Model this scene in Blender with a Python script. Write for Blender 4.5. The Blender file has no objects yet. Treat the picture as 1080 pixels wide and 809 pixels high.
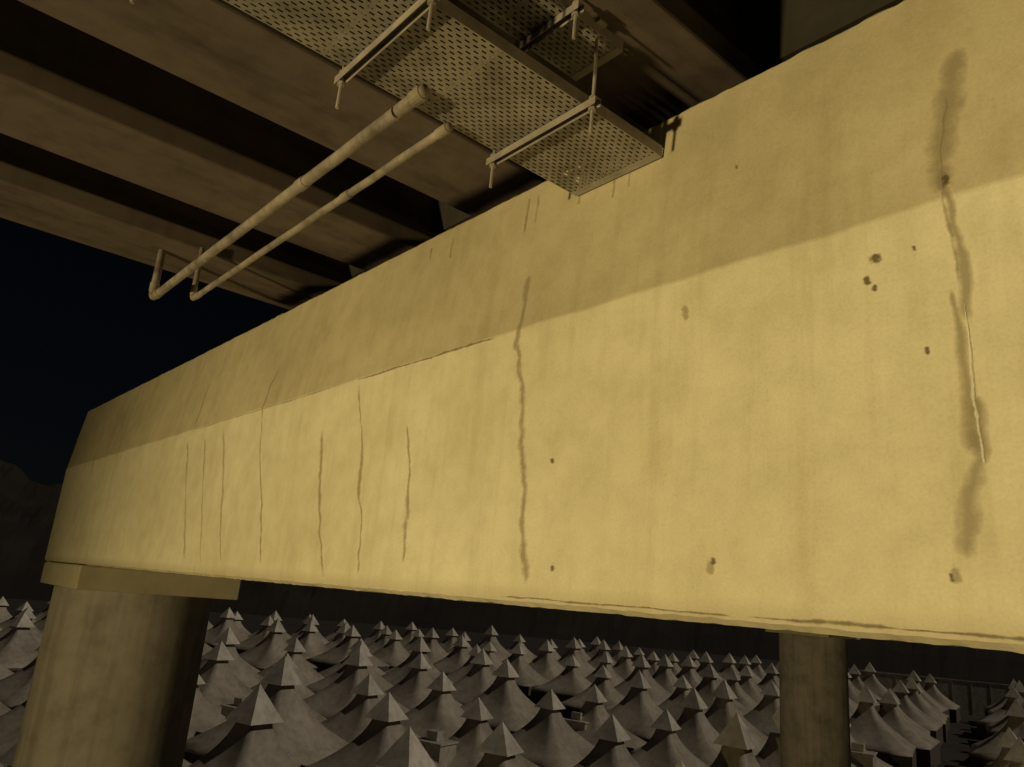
import bpy, math, random
from mathutils import Vector, Matrix, noise
random.seed(7)
sc=bpy.context.scene
sc.view_settings.view_transform='Standard'
try: sc.view_settings.look='None'
except Exception: pass
sc.view_settings.exposure=0

# ---------------------------------------------------------------- helpers
def link(o,parent=None):
    bpy.context.collection.objects.link(o)
    if parent: o.parent=parent
    return o
def empty(name):
    return link(bpy.data.objects.new(name,None))
def mesh_obj(name,verts,faces,mat=None,parent=None,smooth=False,uvs=None):
    me=bpy.data.meshes.new(name); me.from_pydata([tuple(v) for v in verts],[],faces)
    if uvs:
        l=me.uv_layers.new(name="UVMap")
        for lp in me.loops: l.data[lp.index].uv=uvs[lp.vertex_index]
    if smooth:
        me.polygons.foreach_set('use_smooth',[True]*len(me.polygons))
    me.update()
    if mat: me.materials.append(mat)
    return link(bpy.data.objects.new(name,me),parent)
class MB:
    def __init__(s): s.v=[]; s.f=[]
    def box(s,x0,x1,y0,y1,z0,z1):
        b=len(s.v)
        s.v+=[(x0,y0,z0),(x1,y0,z0),(x1,y1,z0),(x0,y1,z0),(x0,y0,z1),(x1,y0,z1),(x1,y1,z1),(x0,y1,z1)]
        s.f+=[tuple(b+i for i in q) for q in [(0,3,2,1),(4,5,6,7),(0,1,5,4),(1,2,6,5),(2,3,7,6),(3,0,4,7)]]
    def tube(s,pts,r,n=12,cap=True):
        b=len(s.v); pts=[Vector(p) for p in pts]; N=len(pts)
        up=None
        for i,p in enumerate(pts):
            d=(pts[min(i+1,N-1)]-pts[max(i-1,0)]).normalized()
            a=d.orthogonal().normalized() if up is None else (up-d*up.dot(d)).normalized()
            up=a; c=d.cross(a)
            rr=r[i] if isinstance(r,(list,tuple)) else r
            for k in range(n):
                t=2*math.pi*k/n
                s.v.append(tuple(p+a*(rr*math.cos(t))+c*(rr*math.sin(t))))
        for i in range(N-1):
            for k in range(n):
                k2=(k+1)%n
                s.f.append((b+i*n+k,b+i*n+k2,b+(i+1)*n+k2,b+(i+1)*n+k))
        if cap:
            s.f.append(tuple(b+k for k in range(n))[::-1]); s.f.append(tuple(b+(N-1)*n+k for k in range(n)))
    def obj(s,name,mat,parent=None,bevel=0,smooth=False):
        o=mesh_obj(name,s.v,s.f,mat,parent,smooth)
        if bevel:
            m=o.modifiers.new('b','BEVEL'); m.width=bevel; m.segments=2; m.limit_method='ANGLE'
        return o

def nt(name):
    m=bpy.data.materials.new(name); m.use_nodes=True
    t=m.node_tree; t.nodes.clear()
    o=t.nodes.new('ShaderNodeOutputMaterial'); b=t.nodes.new('ShaderNodeBsdfPrincipled')
    t.links.new(b.outputs[0],o.inputs[0]); return m,t,b,o
def coord(t,scale=(1,1,1)):
    c=t.nodes.new('ShaderNodeTexCoord'); mp=t.nodes.new('ShaderNodeMapping'); mp.inputs['Scale'].default_value=scale
    t.links.new(c.outputs['Object'],mp.inputs[0]); return mp.outputs[0]
def noi(t,vec,scale,detail=3,rough=.55):
    n=t.nodes.new('ShaderNodeTexNoise'); n.inputs['Scale'].default_value=scale; n.inputs['Detail'].default_value=detail
    n.inputs['Roughness'].default_value=rough; t.links.new(vec,n.inputs['Vector']); return n.outputs['Fac']
def ramp(t,fac,stops):
    n=t.nodes.new('ShaderNodeValToRGB'); e=n.color_ramp.elements
    while len(e)<len(stops): e.new(.5)
    for i,(p,c) in enumerate(stops):
        e[i].position=p; e[i].color=(c[0],c[1],c[2],1)
    t.links.new(fac,n.inputs[0]); return n.outputs[0]
def math_n(t,op,a,b=None,clamp=False):
    n=t.nodes.new('ShaderNodeMath'); n.operation=op; n.use_clamp=clamp
    for i,q in enumerate((a,b)):
        if q is None: continue
        if isinstance(q,(int,float)): n.inputs[i].default_value=q
        else: t.links.new(q,n.inputs[i])
    return n.outputs[0]
def mix(t,fac,a,b,mode='MIX'):
    n=t.nodes.new('ShaderNodeMix'); n.data_type='RGBA'; n.blend_type=mode
    for s,q in ((n.inputs[0],fac),(n.inputs[6],a),(n.inputs[7],b)):
        if isinstance(q,(int,float)): s.default_value=q
        elif isinstance(q,tuple): s.default_value=(q[0],q[1],q[2],1)
        else: t.links.new(q,s)
    return n.outputs[2]
def bump(t,b,h,strength=.3,dist=.02):
    n=t.nodes.new('ShaderNodeBump'); n.inputs['Strength'].default_value=strength; n.inputs['Distance'].default_value=dist
    t.links.new(h,n.inputs['Height']); t.links.new(n.outputs[0],b.inputs['Normal'])
def sc3(c,k): return (c[0]*k,c[1]*k,c[2]*k)
def simple(name,c,rough=.7,var=.35,scale=4,metal=0):
    m,t,b,o=nt(name); v=coord(t)
    n1=noi(t,v,scale,4,.65)
    col=ramp(t,n1,[(.3,sc3(c,1-var)),(.7,sc3(c,1+var*.5))])
    t.links.new(col,b.inputs['Base Color']); b.inputs['Roughness'].default_value=rough; b.inputs['Metallic'].default_value=metal
    return m

def paint_mat():
    m,t,b,o=nt('cream_paint'); v=coord(t)
    big=noi(t,v,.55,3,.6); med=noi(t,v,4,5,.65); fine=noi(t,v,70,2,.6)
    streak=noi(t,coord(t,(6,1,.5)),1.2,4,.65)
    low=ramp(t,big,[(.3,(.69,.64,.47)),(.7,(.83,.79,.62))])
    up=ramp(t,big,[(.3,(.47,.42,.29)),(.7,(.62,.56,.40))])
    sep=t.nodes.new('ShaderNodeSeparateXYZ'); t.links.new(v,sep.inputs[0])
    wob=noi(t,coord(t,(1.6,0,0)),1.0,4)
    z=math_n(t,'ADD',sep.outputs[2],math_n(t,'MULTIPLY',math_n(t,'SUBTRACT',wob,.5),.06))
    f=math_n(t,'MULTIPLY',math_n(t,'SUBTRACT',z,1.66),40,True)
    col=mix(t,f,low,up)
    col=mix(t,.6,col,ramp(t,med,[(.3,(.76,.74,.68)),(.6,(1,1,1))]),'MULTIPLY')
    col=mix(t,.40,col,ramp(t,streak,[(.28,(.74,.70,.62)),(.5,(1,1,1))]),'MULTIPLY')
    col=mix(t,.45,col,ramp(t,fine,[(.3,(.80,.79,.77)),(.6,(1,1,1))]),'MULTIPLY')
    g=math_n(t,'MULTIPLY',math_n(t,'SUBTRACT',.045,math_n(t,'SUBTRACT',z,math_n(t,'MULTIPLY',med,.09))),12,True)
    col=mix(t,math_n(t,'MULTIPLY',g,.35),col,(.30,.24,.14))
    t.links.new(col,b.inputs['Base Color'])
    b.inputs['Roughness'].default_value=.6
    h=math_n(t,'ADD',math_n(t,'MULTIPLY',fine,.25),math_n(t,'ADD',med,math_n(t,'MULTIPLY',big,3)))
    bump(t,b,h,.32,.012)
    return m
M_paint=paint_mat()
def concrete(name,c,vs=(1,1,1),var=.35):
    m,t,b,o=nt(name); v2=coord(t,vs)
    a=noi(t,v2,1.6,5,.65); s=noi(t,coord(t,(5,5,.35)),1.1,4,.6)
    col=ramp(t,a,[(.28,sc3(c,1-var)),(.5,c),(.75,sc3(c,1.25))])
    col=mix(t,.6,col,ramp(t,s,[(.3,(.6,.58,.54)),(.55,(1,1,1))]),'MULTIPLY')
    t.links.new(col,b.inputs['Base Color']); b.inputs['Roughness'].default_value=.85
    bump(t,b,a,.5,.02); return m
M_col=concrete('column_concrete',(.40,.37,.34))
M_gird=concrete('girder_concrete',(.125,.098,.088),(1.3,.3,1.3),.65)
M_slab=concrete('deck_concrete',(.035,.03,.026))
M_galv=simple('galvanised_steel',(.42,.39,.37),.5,.3,6,.3)
M_pipe=simple('painted_pipe',(.31,.275,.24),.5,.6,5)
M_cable=simple('black_cable',(.02,.02,.02),.6,.2,8)
M_rubber=simple('bearing_rubber',(.04,.04,.04),.8)

def decal(name,c,amt,rough=.8,gain=1.6,thr=.5,nscale=9,blot=False):
    m,t,b,o=nt(name)
    tr=t.nodes.new('ShaderNodeBsdfTransparent'); mx=t.nodes.new('ShaderNodeMixShader')
    uv=t.nodes.new('ShaderNodeUVMap'); sp=t.nodes.new('ShaderNodeSeparateXYZ'); t.links.new(uv.outputs[0],sp.inputs[0])
    v=coord(t); n=noi(t,v,nscale,4,.7)
    def tri(q): return math_n(t,'SUBTRACT',1,math_n(t,'ABSOLUTE',math_n(t,'SUBTRACT',math_n(t,'MULTIPLY',q,2),1)))
    d=tri(sp.outputs[1]); e=tri(sp.outputs[0])
    e=math_n(t,'MULTIPLY',e,1.6 if blot else 6,True)
    k=math_n(t,'MULTIPLY',d,e)
    a=math_n(t,'MULTIPLY',math_n(t,'ADD',k,math_n(t,'MULTIPLY',math_n(t,'SUBTRACT',n,.5),1.6)),gain)
    a=math_n(t,'SUBTRACT',a,thr,True)
    edge=math_n(t,'MULTIPLY',k,4,True)
    a=math_n(t,'MULTIPLY',math_n(t,'MULTIPLY',a,edge),amt)
    b.inputs['Base Color'].default_value=(*c,1)
    b.inputs['Roughness'].default_value=rough
    t.links.new(a,mx.inputs[0]); t.links.new(tr.outputs[0],mx.inputs[1]); t.links.new(b.outputs[0],mx.inputs[2])
    t.links.new(mx.outputs[0],o.inputs[0]); return m
D_damp=decal('damp_stain',(.40,.35,.25),.56,.35,1.35,.22,8)
D_crack=decal('crack_stain',(.33,.26,.16),.48,.7,1.5,.42,12)
D_faint=decal('faint_stain',(.38,.31,.20),.42,.8,1.5,.4,16)
D_dark=decal('dark_edge',(.16,.11,.06),.5,.9,2.2,1.0,9)
D_chip=decal('chipped_spot',(.14,.10,.05),.7,.9,2.6,.9,34,True)
D_patch=decal('patch_spot',(.44,.38,.25),.5,.8,2.4,.7,24,True)
D_glint=decal('painted_glint',(.90,.87,.80),.7,.15,2.6,1.25,45)  # glints on the wet crack, painted in as a near-white colour

# ---------------------------------------------------------------- pier
FOLD=1.67; TOP=2.82; LEAN=.12; Y0=3.0; Y1=5.4
def face_y(z):
    return Y0+(LEAN*(z-FOLD)/(TOP-FOLD) if z>FOLD else 0)
def cap_beam(name,x0,x1,dy,mat,parent):
    prof=[(Y0+.045,-.03),(Y0+.008,-.006),(Y0,.02),(Y0,.5),(Y0,1.1),(Y0,FOLD-.01),(Y0+.001,FOLD+.01),(Y0+.055,2.2),(Y0+LEAN,TOP-.03),(Y0+LEAN+.03,TOP),
          (Y1-LEAN-.03,TOP),(Y1-LEAN,TOP-.03),(Y1,FOLD),(Y1,.02),(Y1-.04,-.03)]
    n=len(prof); ns=int((x1-x0)/.03); v=[];f=[]
    for i in range(ns+1):
        x=x0+(x1-x0)*i/ns
        for k,(y,z) in enumerate(prof):
            j=noise.noise(Vector((x*3.1,k*7.3,dy)))*.0035+noise.noise(Vector((x*14,k*3.3,dy)))*.0045
            if k in (8,9): j+=abs(noise.noise(Vector((x*9,5.5,dy))))*.018+noise.noise(Vector((x*30,k,dy)))*.004
            a=1.0 if k in (0,1,8,9,14) else 0
            v.append((x,y+dy+j*a*.5,z+j*a*1.3))
    for i in range(ns):
        for k in range(n):
            k2=(k+1)%n
            f.append((i*n+k,i*n+k2,(i+1)*n+k2,(i+1)*n+k))
    f.append(tuple(range(n))[::-1]); f.append(tuple(ns*n+k for k in range(n)))
    f=[q[::-1] for q in f]
    v=[(x+(.12*(z-FOLD)/1.15+.03 if (z>FOLD and x<x0+.01) else 0),y,z) for x,y,z in v]
    return mesh_obj(name,v,f,mat,parent)
def column(name,cx,cy,r,z0,z1,parent):
    mb=MB(); N=64; st=4
    for i in range(st+1):
        z=z0+(z1-z0)*i/st
        for k in range(N):
            t=2*math.pi*k/N
            mb.v.append((cx+r*math.cos(t),cy+r*math.sin(t),z))
    for i in range(st):
        for k in range(N):
            mb.f.append((i*N+k,i*N+(k+1)%N,(i+1)*N+(k+1)%N,(i+1)*N+k))
    return mb.obj(name,M_col,parent,smooth=True)
GX=[-7.72+1.72*i for i in range(8)]
G=-13.0
def pier(dy,columns,x0,x1):
    p=empty('concrete_pier')
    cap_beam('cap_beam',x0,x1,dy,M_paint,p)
    for i,cx in enumerate(columns):
        cy=dy+4.2
        mb=MB(); mb.box(cx-1.32,cx+1.32,cy-1.26,cy+1.30,-.40,-.034); mb.obj('capital_%d'%(i+1),M_paint,p,bevel=.025)
        column('column_%d'%(i+1),cx,cy,1.26,G-.2,-.402,p)
    mb=MB(); mr=MB()
    for gx in GX:
        for yy in (3.75,4.75):
            mb.box(gx-.42,gx+.42,dy+yy-.3,dy+yy+.3,TOP-.02,TOP+.10)
            mr.box(gx-.3,gx+.3,dy+yy-.22,dy+yy+.22,TOP+.10,TOP+.182)
    mb.obj('bearing_plinths',M_col,p,bevel=.01); mr.obj('bearing_pads',M_rubber,p)
    return p
p1=pier(0,[-14.75,9.6],-16.45,11.3)
p2=pier(26,[-16.3,9.6],-18.0,11.3)

def ribbon(name,pts,w,mat,parent,jit=.012,off=.004,horizontal=False):
    P=[]
    for (a,b),(c,d) in zip(pts[:-1],pts[1:]):
        L=math.hypot(c-a,d-b); n=max(2,int(L/.03))
        for i in range(n): P.append((a+(c-a)*i/n,b+(d-b)*i/n))
    P.append(pts[-1]); n=len(P); v=[];f=[];uv=[]; s=random.random()*50
    for i,(x,z) in enumerate(P):
        jx=noise.noise(Vector((z*3+x*3,s,0)))*jit*2+noise.noise(Vector((z*13+x*13,s,3)))*jit*.9
        ww=w*(.9+.9*noise.noise(Vector((z*3+x*3,s,9))))
        for k in range(3):
            o=(k-1)*ww/2
            xx,zz=(x,z+jx+o) if horizontal else (x+jx+o,z)
            v.append((xx,face_y(zz)-off,zz)); uv.append((i/(n-1),k/2))
    for i in range(n-1):
        for k in range(2):
            f.append((i*3+k,i*3+k+1,(i+1)*3+k+1,(i+1)*3+k))
    return mesh_obj(name,v,f,mat,parent,uvs=uv)
R=ribbon
R('damp_streak_1',[(-.96,2.40),(-1.0,2.14),(-1.03,1.93),(-1.04,1.68)],.14,D_damp,p1,.014)
R('damp_streak_2',[(-1.04,1.84),(-1.0,1.64),(-.99,1.45),(-.99,1.12)],.075,D_damp,p1,.016,.005)
R('damp_streak_3',[(-1.02,1.30),(-1.0,1.06),(-.985,.86),(-.98,.62)],.085,D_damp,p1,.012,.006)
R('damp_streak_4',[(-.97,.86),(-.97,.62),(-1.02,.50),(-1.03,.25)],.10,D_damp,p1,.014,.007)
R('leak_line_1',[(-.99,2.2),(-1.03,1.9),(-1.02,1.6),(-.99,1.3)],.02,D_faint,p1,.01,.008)
R('leak_glint',[(-.985,1.24),(-.975,1.06),(-.965,.86),(-.955,.56)],.024,D_glint,p1,.007,.009)  # painted glint along the wet crack
R('damp_streak_5',[(-3.55,2.08),(-3.57,1.78),(-3.60,1.52)],.095,D_damp,p1,.02)
R('crack_1',[(-3.58,1.66),(-3.56,1.45),(-3.50,1.14),(-3.47,.84),(-3.36,.39),(-3.30,.03)],.090,D_crack,p1,.034,.005)
R('crack_2',[(-4.77,1.23),(-4.68,.80),(-4.59,.14)],.075,D_crack,p1,.032)
R('crack_3',[(-5.58,1.66),(-5.36,.85),(-5.17,.03)],.065,D_crack,p1,.028)
R('crack_4',[(-6.15,1.30),(-5.73,.02)],.07,D_crack,p1,.032)
R('crack_5',[(-7.41,2.19),(-7.56,1.68),(-7.23,.79),(-6.93,.04)],.08,D_crack,p1,.036)
R('crack_6',[(-8.57,1.62),(-7.92,.05)],.085,D_faint,p1,.035)
R('crack_7',[(-9.15,1.60),(-8.45,.05)],.10,D_faint,p1,.035)
R('crack_8',[(-9.75,1.60),(-9.0,.08)],.09,D_faint,p1,.035)
R('crack_9',[(-9.5,2.3),(-9.6,1.7)],.08,D_faint,p1,.03)
R('joint_1',[(-5.7,1.665),(-3.72,1.665)],.035,D_dark,p1,.004,horizontal=True)
R('joint_2',[(-9.6,1.665),(-5.9,1.665)],.025,D_faint,p1,.004,horizontal=True)
R('soffit_edge_2',[(-3.6,.012),(-1.9,.012)],.022,D_dark,p1,.006,horizontal=True)
R('soffit_edge_3',[(-2.0,.012),(.4,.012)],.030,D_dark,p1,.006,horizontal=True)
for i,(x,z0,z1,w) in enumerate([(-3.71,2.72,2.42,.03),(-3.62,2.72,2.46,.03),(-2.90,2.66,2.38,.035),(-2.77,2.62,2.42,.03),(-4.6,2.7,2.5,.04),(-4.9,2.7,2.58,.04),(-3.2,2.6,2.46,.035)]):
    R('drip_%d'%(i+1),[(x,z0),(x+.01,z1)],w,D_crack,p1,.008)
sp=[(-2.27,1.48,.06,D_patch),(-1.30,1.49,.034,D_chip),(-1.34,1.40,.030,D_chip),(-1.31,1.36,.024,D_chip),(-2.01,2.24,.025,D_chip),(-1.14,1.49,.02,D_chip),(-1.12,1.05,.024,D_chip),
    (-2.10,.21,.045,D_patch),(-1.08,.21,.045,D_patch),(-1.09,.20,.024,D_chip),(-3.18,.78,.024,D_chip),(-3.12,.18,.026,D_chip),(-1.02,1.75,.035,D_chip),(-2.08,.24,.024,D_chip)]
for i,(x,z,rr,m) in enumerate(sp):
    R('chip_%d'%(i+1),[(x-rr*.1,z+rr),(x+rr*.1,z-rr)],rr*2,m,p1,.006,.010)

# ---------------------------------------------------------------- bridge deck with I-girders
deck=empty('bridge_deck')
mb=MB()
half=.42
gp=[(-half,3.0),(half,3.0),(half,3.18),(.16,3.40),(.11,4.10),(.38,4.25),(.38,4.38),(-.38,4.38),(-.38,4.25),(-.11,4.10),(-.16,3.40),(-half,3.18)]
for gx in GX:
    for (ya,yb) in ((-22,4.16),(4.24,30.1),(30.2,56)):
        b=len(mb.v); n=len(gp)
        for y in (ya,yb):
            for (x,z) in gp: mb.v.append((gx+x,y,z))
        for k in range(n):
            mb.f.append((b+k,b+n+k,b+n+(k+1)%n,b+(k+1)%n))
        mb.f.append(tuple(b+k for k in range(n))); mb.f.append(tuple(b+n+k for k in range(n))[::-1])
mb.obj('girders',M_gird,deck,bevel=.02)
mb=MB()
for a,c in zip(GX[:-1],GX[1:]):
    for yy in (3.7,4.45,29.7,30.45,-9,17):
        mb.box(a+.17,c-.17,yy,yy+.28,3.35,4.37)
mb.obj('diaphragms',M_slab,deck)
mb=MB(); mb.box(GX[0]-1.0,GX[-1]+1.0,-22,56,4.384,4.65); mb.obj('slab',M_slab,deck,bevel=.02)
mb=MB(); mb.box(GX[0]-1.0,GX[0]-.7,-22,56,4.652,5.7); mb.box(GX[-1]+.7,GX[-1]+1.0,-22,56,4.652,5.7); mb.obj('parapet',M_col,deck,bevel=.04)

# ---------------------------------------------------------------- cable trays
def tray_mat():
    m,t,b,o=nt('perforated_steel'); v=coord(t)
    sp=t.nodes.new('ShaderNodeSeparateXYZ'); t.links.new(v,sp.inputs[0])
    row=math_n(t,'FLOOR',math_n(t,'DIVIDE',sp.outputs[0],.030))
    sh=math_n(t,'MULTIPLY',math_n(t,'MODULO',math_n(t,'ABSOLUTE',row),2),.5)
    u=math_n(t,'FRACT',math_n(t,'ADD',math_n(t,'DIVIDE',math_n(t,'ADD',sp.outputs[1],40),.052),sh))
    w=math_n(t,'FRACT',math_n(t,'DIVIDE',math_n(t,'ADD',sp.outputs[0],39),.030))
    h=math_n(t,'MULTIPLY',math_n(t,'LESS_THAN',math_n(t,'ABSOLUTE',math_n(t,'SUBTRACT',u,.5)),.27),
             math_n(t,'LESS_THAN',math_n(t,'ABSOLUTE',math_n(t,'SUBTRACT',w,.5)),.17))
    n=noi(t,v,5,4)
    c=ramp(t,n,[(.3,(.20,.18,.165)),(.7,(.40,.37,.34))])
    t.links.new(c,b.inputs['Base Color']); b.inputs['Roughness'].default_value=.55; b.inputs['Metallic'].default_value=.2
    tr=t.nodes.new('ShaderNodeBsdfTransparent'); mx=t.nodes.new('ShaderNodeMixShader')
    t.links.new(h,mx.inputs[0]); t.links.new(b.outputs[0],mx.inputs[1]); t.links.new(tr.outputs[0],mx.inputs[2]); t.links.new(mx.outputs[0],o.inputs[0])
    return m
M_tray=tray_mat()
def tray(x0,x1,z,ya,yb,brs,ext=.06,ncab=5):
    p=empty('cable_tray')
    mb=MB(); mb.v=[(x0,ya,z),(x1,ya,z),(x1,yb-.05,z),(x0,yb-.05,z)]; mb.f=[(0,3,2,1)]; mb.obj('perforated_base',M_tray,p)
    mb=MB()
    for x,s in ((x0,1),(x1,-1)):
        a,c=sorted((x,x+s*.004)); mb.box(a,c,ya,yb,z+.001,z+.07)
        a,c=sorted((x+s*.0045,x+s*.03)); mb.box(a,c,ya,yb,z+.064,z+.068)
    mb.box(x0,x1,yb-.05,yb,z-.002,z+.0008)
    y=yb-.62
    while y>ya:
        mb.box(x0+.005,x1-.005,y-.012,y+.012,z+.002,z+.006); y-=.6
    mb.obj('side_rails',M_galv,p)
    mb=MB(); rd=MB()
    for y in brs:
        b0,b1=x0-ext-.04,x1+ext+.04
        mb.box(b0,b1,y-.022,y-.018,z-.046,z-.003); mb.box(b0,b1,y+.018,y+.022,z-.046,z-.003); mb.box(b0,b1,y-.0178,y+.0178,z-.007,z-.003)
        for x in (x0-ext,x1+ext):
            rd.tube([(x,y,z-.20),(x+.004,y+.002,z+.2),(x,y,3.02 if z<2.9 else 4.4)],.0095,8)
            rd.tube([(x,y,z-.066),(x,y,z-.048)],.02,6); rd.tube([(x,y,z),(x,y,z+.018)],.02,6)
            rd.box(x-.05,x+.05,y-.03,y+.03,2.985 if z<2.9 else 4.36,2.998 if z<2.9 else 4.383)
    mb.obj('channels',M_galv,p,bevel=.001); rd.obj('threaded_rods',M_galv,p)
    cb=MB()
    for i in range(ncab):
        x=x0+.06+(x1-x0-.12)*i/(ncab-1); pts=[]; s=random.random()*9
        yy=ya
        while yy<yb-.08:
            pts.append((x+noise.noise(Vector((yy,s,0)))*.03,yy,z+.032+abs(noise.noise(Vector((yy*2,s,4))))*.015)); yy+=.15
        cb.tube(pts,random.choice([.016,.02,.024]),8)
    cb.obj('cables',M_cable,p,smooth=True)
    return p
tray(-3.21,-2.52,2.53,-9,3.080,[-7.6,-6.6,-5.6,-4.6,-3.6,-2.6,-1.6,-.6,.42,1.41,2.43],.06,12)
tray(-2.80,-2.44,2.93,-9,2.62,[-6.6,-4.6,-2.6,-.6,.95,2.2],.05,6)

# ---------------------------------------------------------------- drain pipes
def pipe(y,z,x0,x1,r,zt):
    p=empty('drain_pipe'); mb=MB()
    R_=r*1.9; pts=[(x1,y,z)]
    n=24
    for i in range(1,n): pts.append((x1+(x0+R_-x1)*i/n,y,z+noise.noise(Vector((i*.5,y,0)))*.008))
    for i in range(9):
        a=math.pi/2*i/8; pts.append((x0+R_-R_*math.sin(a),y,z+R_-R_*math.cos(a)))
    pts.append((x0,y,zt))
    mb.tube(pts,r,16); mb.obj('pipe',M_pipe,p,smooth=True)
    c=MB()
    for x in (x1-.06,x0+R_+.12,(x0+x1)/2+.9): c.tube([(x-.05,y,z),(x+.05,y,z)],r*1.18,16)
    c.tube([(x0,y,z+R_),(x0,y,z+R_+.08)],r*1.2,16)
    c.obj('couplings',M_pipe,p)
    return p
pipe(1.76,2.50,-7.62,-3.02,.036,3.01)
pipe(2.02,2.48,-7.25,-3.15,.025,3.01)

# ---------------------------------------------------------------- ground and hills
M_ground=simple('ground_asphalt',(.045,.04,.034),.95,.4,.15)
gv=[];gf=[];n=60;S=3000
for i in range(n+1):
    for j in range(n+1): gv.append((-S+2*S*i/n,-S+2*S*j/n,G))
for i in range(n):
    for j in range(n): gf.append((i*(n+1)+j,(i+1)*(n+1)+j,(i+1)*(n+1)+j+1,i*(n+1)+j+1))
mesh_obj('ground',gv,gf,M_ground)
M_hill=simple('hill_rock',(.018,.014,.010),.95,.6,.03)
hv=[];hf=[];na=720;nr=40
for i in range(na):
    az=2*math.pi*i/na
    for j in range(nr):
        rr=300+j*17
        prof=math.sin(math.pi*min(1,j/(nr-1)))**.8
        base=62+28*math.exp(-((math.degrees(az)-357 if az>math.pi else math.degrees(az)+3)/9)**2)
        h=base*prof*(.82+.35*noise.fractal(Vector((math.cos(az)*6,math.sin(az)*6,rr*.012)),.8,2,7))
        hv.append((-rr*math.cos(az),rr*math.sin(az),G-1+h))
for i in range(na):
    for j in range(nr-1):
        i2=(i+1)%na; hf.append((i*nr+j,i*nr+j+1,i2*nr+j+1,i2*nr+j))
mesh_obj('hills',hv,hf,M_hill)

# ---------------------------------------------------------------- tents
def tent_mat(name,c):
    m,t,b,o=nt(name); v=coord(t)
    n=noi(t,v,.3,2); f=noi(t,v,2,4,.65)
    col=ramp(t,n,[(.3,sc3(c,.6)),(.7,c)])
    col=mix(t,.7,col,ramp(t,f,[(.3,(.6,.57,.52)),(.6,(1,1,1))]),'MULTIPLY')
    t.links.new(col,b.inputs['Base Color']); b.inputs['Roughness'].default_value=.6
    return m
M_tent=tent_mat('tent_fabric',(.54,.48,.40)); M_capf=tent_mat('tent_cap_fabric',(.86,.80,.70)); M_vent=simple('tent_vent_dark',(.03,.027,.024),.9)
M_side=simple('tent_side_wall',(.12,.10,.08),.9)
def tent_geo(cx,cy,g,rot,s=1.0,hs=1.0,W=8.1):
    """square, concave fabric cone on low side walls with a separate pointed vent cap"""
    v=[];f=[];mi=[]
    ca,sa=math.cos(rot),math.sin(rot)
    def add(x,y,z):
        v.append((cx+(x*ca-y*sa)*s,cy+(x*sa+y*ca)*s,g+z*s*hs)); return len(v)-1
    ns=4; rings=[]
    def ring(hw,z,sagz=0,sc=0):
        r=[]
        for side in range(4):
            for k in range(ns):
                u=-1+2*k/ns; d=(1-u*u)
                x,y=u*hw,-hw*(1-sc*d)
                for _ in range(side): x,y=-y,x
                r.append(add(x,y,z-sagz*d))
        return r
    H=5.95; E=2.2; nb=12
    rings.append(ring(W/2-.1,0)); rings.append(ring(W/2-.1,E-.1))
    for i in range(nb):
        t=i/(nb-1); hw=(W/2-.52)*(.78*(1-t)**2.0+.22*(1-t))+.52
        rings.append(ring(hw,E+(H-E)*t,-.15*(1-t)**2,.09*math.sin(math.pi*min(1,t*1.1))+.05*(1-t)))
    n=ns*4
    for a in range(len(rings)-1):
        for k in range(n):
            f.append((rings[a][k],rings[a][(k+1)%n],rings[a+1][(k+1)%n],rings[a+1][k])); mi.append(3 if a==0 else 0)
    a=ring(.53,H-.02); c=ring(.50,H+.18)
    for k in range(n): f.append((a[k],a[(k+1)%n],c[(k+1)%n],c[k])); mi.append(1)
    cp=[ring(.92,H-.04),ring(.68,H+.34),ring(.39,H+.84),ring(.13,H+1.28)]
    for q in range(3):
        for k in range(n): f.append((cp[q][k],cp[q][(k+1)%n],cp[q+1][(k+1)%n],cp[q+1][k])); mi.append(2)
    top=add(0,0,H+1.52)
    for k in range(n): f.append((cp[3][k],cp[3][(k+1)%n],top)); mi.append(2)
    return v,f,mi
def flush(name,V,Fc,MI):
    o=mesh_obj(name,V,Fc,M_tent)
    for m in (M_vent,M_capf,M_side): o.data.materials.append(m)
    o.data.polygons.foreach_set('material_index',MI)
    o.data.polygons.foreach_set('use_smooth',[k==0 for k in MI])
    return o
hx,hy=(-math.cos(math.radians(39.8)),math.sin(math.radians(39.8)))
rot=math.radians(17); SP=9.3
V=[];Fc=[];MI=[]; near=0
for i in range(-40,41):
    for j in range(-40,41):
        gx=i*SP+(i//7)*3.5; gy=j*SP+(j//9)*4.0
        x=gx*math.cos(rot)-gy*math.sin(rot); y=gx*math.sin(rot)+gy*math.cos(rot)
        x+=random.uniform(-.9,.9); y+=random.uniform(-.9,.9)
        d=x*hx+y*hy; lat=x*hy-y*hx; dist=math.hypot(x,y)
        if d<31 or dist>160 or abs(lat)>d*1.05+14: continue
        if math.hypot(x+16.3,y-30.2)<7 or math.hypot(x-9.6,y-30.2)<7: continue
        if random.random()<.04: continue
        s=random.uniform(.92,1.08); hs=random.uniform(.88,1.04)
        v,f,mi=tent_geo(x,y,G,rot+random.uniform(-.10,.10),s,hs)
        if d<56 and abs(lat)<d*.75:
            flush('tent',v,f,mi); near+=1
        else:
            b=len(V); V+=v; Fc+=[tuple(b+q for q in ff) for ff in f]; MI+=mi
flush('tent_camp',V,Fc,MI)

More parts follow.
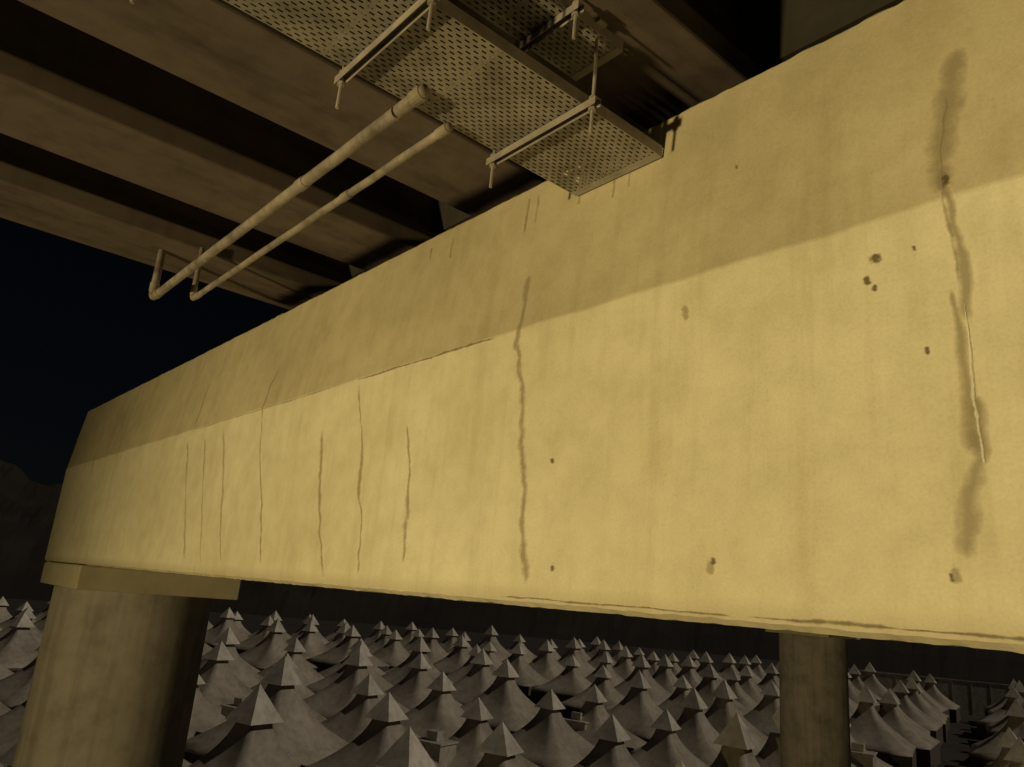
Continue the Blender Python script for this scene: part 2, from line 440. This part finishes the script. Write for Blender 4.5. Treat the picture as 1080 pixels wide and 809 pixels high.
M_white=simple('white_panel',(.50,.46,.40),.7,.35,1.5)
def cabin(x,y,r):
    p=empty('service_cabin'); p.location=(x,y,G); p.rotation_euler=(0,0,r)
    mb=MB(); mb.box(-1.1,1.1,-.9,.9,.15,3.6); mb.obj('walls',M_white,p,bevel=.03)
    mb=MB(); mb.box(-1.2,1.2,-1.0,1.0,3.603,3.72); mb.box(-.5,.4,-.4,.4,3.723,4.3); mb.obj('roof_unit',M_white,p,bevel=.03)
    mb=MB(); mb.box(-.4,.4,-.93,-.902,.2,2.3); mb.box(-.9,.9,-.7,.7,0,.148); mb.obj('door',M_vent,p)
for d,l in ((47,-12),(55,-3),(62,-18),(50,18),(70,8),(66,30)):
    cabin(d*hx+l*hy,d*hy-l*hx,rot)
def wall(d0,l0,d1,l1,h):
    p=empty('camp_wall'); a=Vector((d0*hx+l0*hy,d0*hy-l0*hx,G)); b=Vector((d1*hx+l1*hy,d1*hy-l1*hx,G))
    L=(b-a).length; p.location=a; p.rotation_euler=(0,0,math.atan2((b-a).y,(b-a).x))
    mb=MB(); mb.box(0,L,-.1,.1,0,h); mb.obj('panel',M_white,p)
    m2=MB(); x=0
    while x<L: m2.box(x-.08,x+.08,-.16,.16,0,h); x+=3.1
    m2.box(-.2,L,-.18,.18,h+.003,h+.16)
    m2.obj('posts_and_coping',M_white,p)
wall(150,62,136,125,5.6)

# ---------------------------------------------------------------- floodlight mast that lights the pier
M_mast=simple('mast_steel',(.3,.3,.3),.5,.2,3,.5)
lp=empty('floodlight_mast'); LX,LY,LZ=-2.6,-17.0,-4.0
mb=MB(); mb.tube([(LX,LY-.4,G),(LX,LY-.4,LZ+.4)],[.14,.08],16); mb.box(LX-.6,LX+.6,LY-.45,LY-.35,LZ-.05,LZ+.05); mb.obj('mast',M_mast,lp)
mb=MB(); mb.box(LX-.30,LX+.30,LY-.34,LY-.12,LZ-.22,LZ+.22); mb.obj('lamp_housing',M_mast,lp,bevel=.03)
l=bpy.data.lights.new('floodlight_lamp','SPOT'); l.energy=12200; l.color=(1,.765,.325); l.spot_size=math.radians(84); l.spot_blend=1.0; l.shadow_soft_size=.3
lo=bpy.data.objects.new('floodlight_lamp',l); link(lo,lp); lo.location=(LX,LY,LZ)
d=Vector((-2.4,3,-.8))-Vector((LX,LY,LZ)); lo.rotation_euler=d.to_track_quat('-Z','Y').to_euler()

# ---------------------------------------------------------------- night sky and one dim sun lamp
sel=math.radians(42); saz=Vector((.80,.50,0)).normalized()
sd=Vector((saz.x*math.cos(sel),saz.y*math.cos(sel),math.sin(sel)))
s=bpy.data.lights.new('sun','SUN'); s.energy=.70; s.angle=math.radians(.5); s.color=(1,.87,.68)
so=link(bpy.data.objects.new('sun',s)); so.rotation_euler=(-sd).to_track_quat('-Z','Y').to_euler()
w=bpy.data.worlds.new('World'); sc.world=w; w.use_nodes=True; t=w.node_tree
bg=t.nodes['Background']; sk=t.nodes.new('ShaderNodeTexSky'); sk.sky_type='NISHITA'; sk.sun_disc=False
sk.sun_elevation=sel; sk.sun_rotation=math.atan2(sd.x,sd.y)
t.links.new(sk.outputs[0],bg.inputs[0]); bg.inputs[1].default_value=.0005

# ---------------------------------------------------------------- camera
p=math.radians(15.65); r=math.radians(4.9); h3=Vector((hx,hy,0))
F=h3*math.cos(p)+Vector((0,0,math.sin(p))); R0=Vector((h3.y,-h3.x,0)); U0=R0.cross(F)
RR=R0*math.cos(r)+U0*math.sin(r); UU=U0*math.cos(r)-R0*math.sin(r)
cd=bpy.data.cameras.new('camera'); cd.sensor_width=36; cd.lens=27; cd.clip_end=6000; cd.clip_start=.05
cam=bpy.data.objects.new('camera',cd); link(cam); cam.matrix_world=Matrix((RR,UU,-F)).transposed().to_4x4()
sc.camera=cam
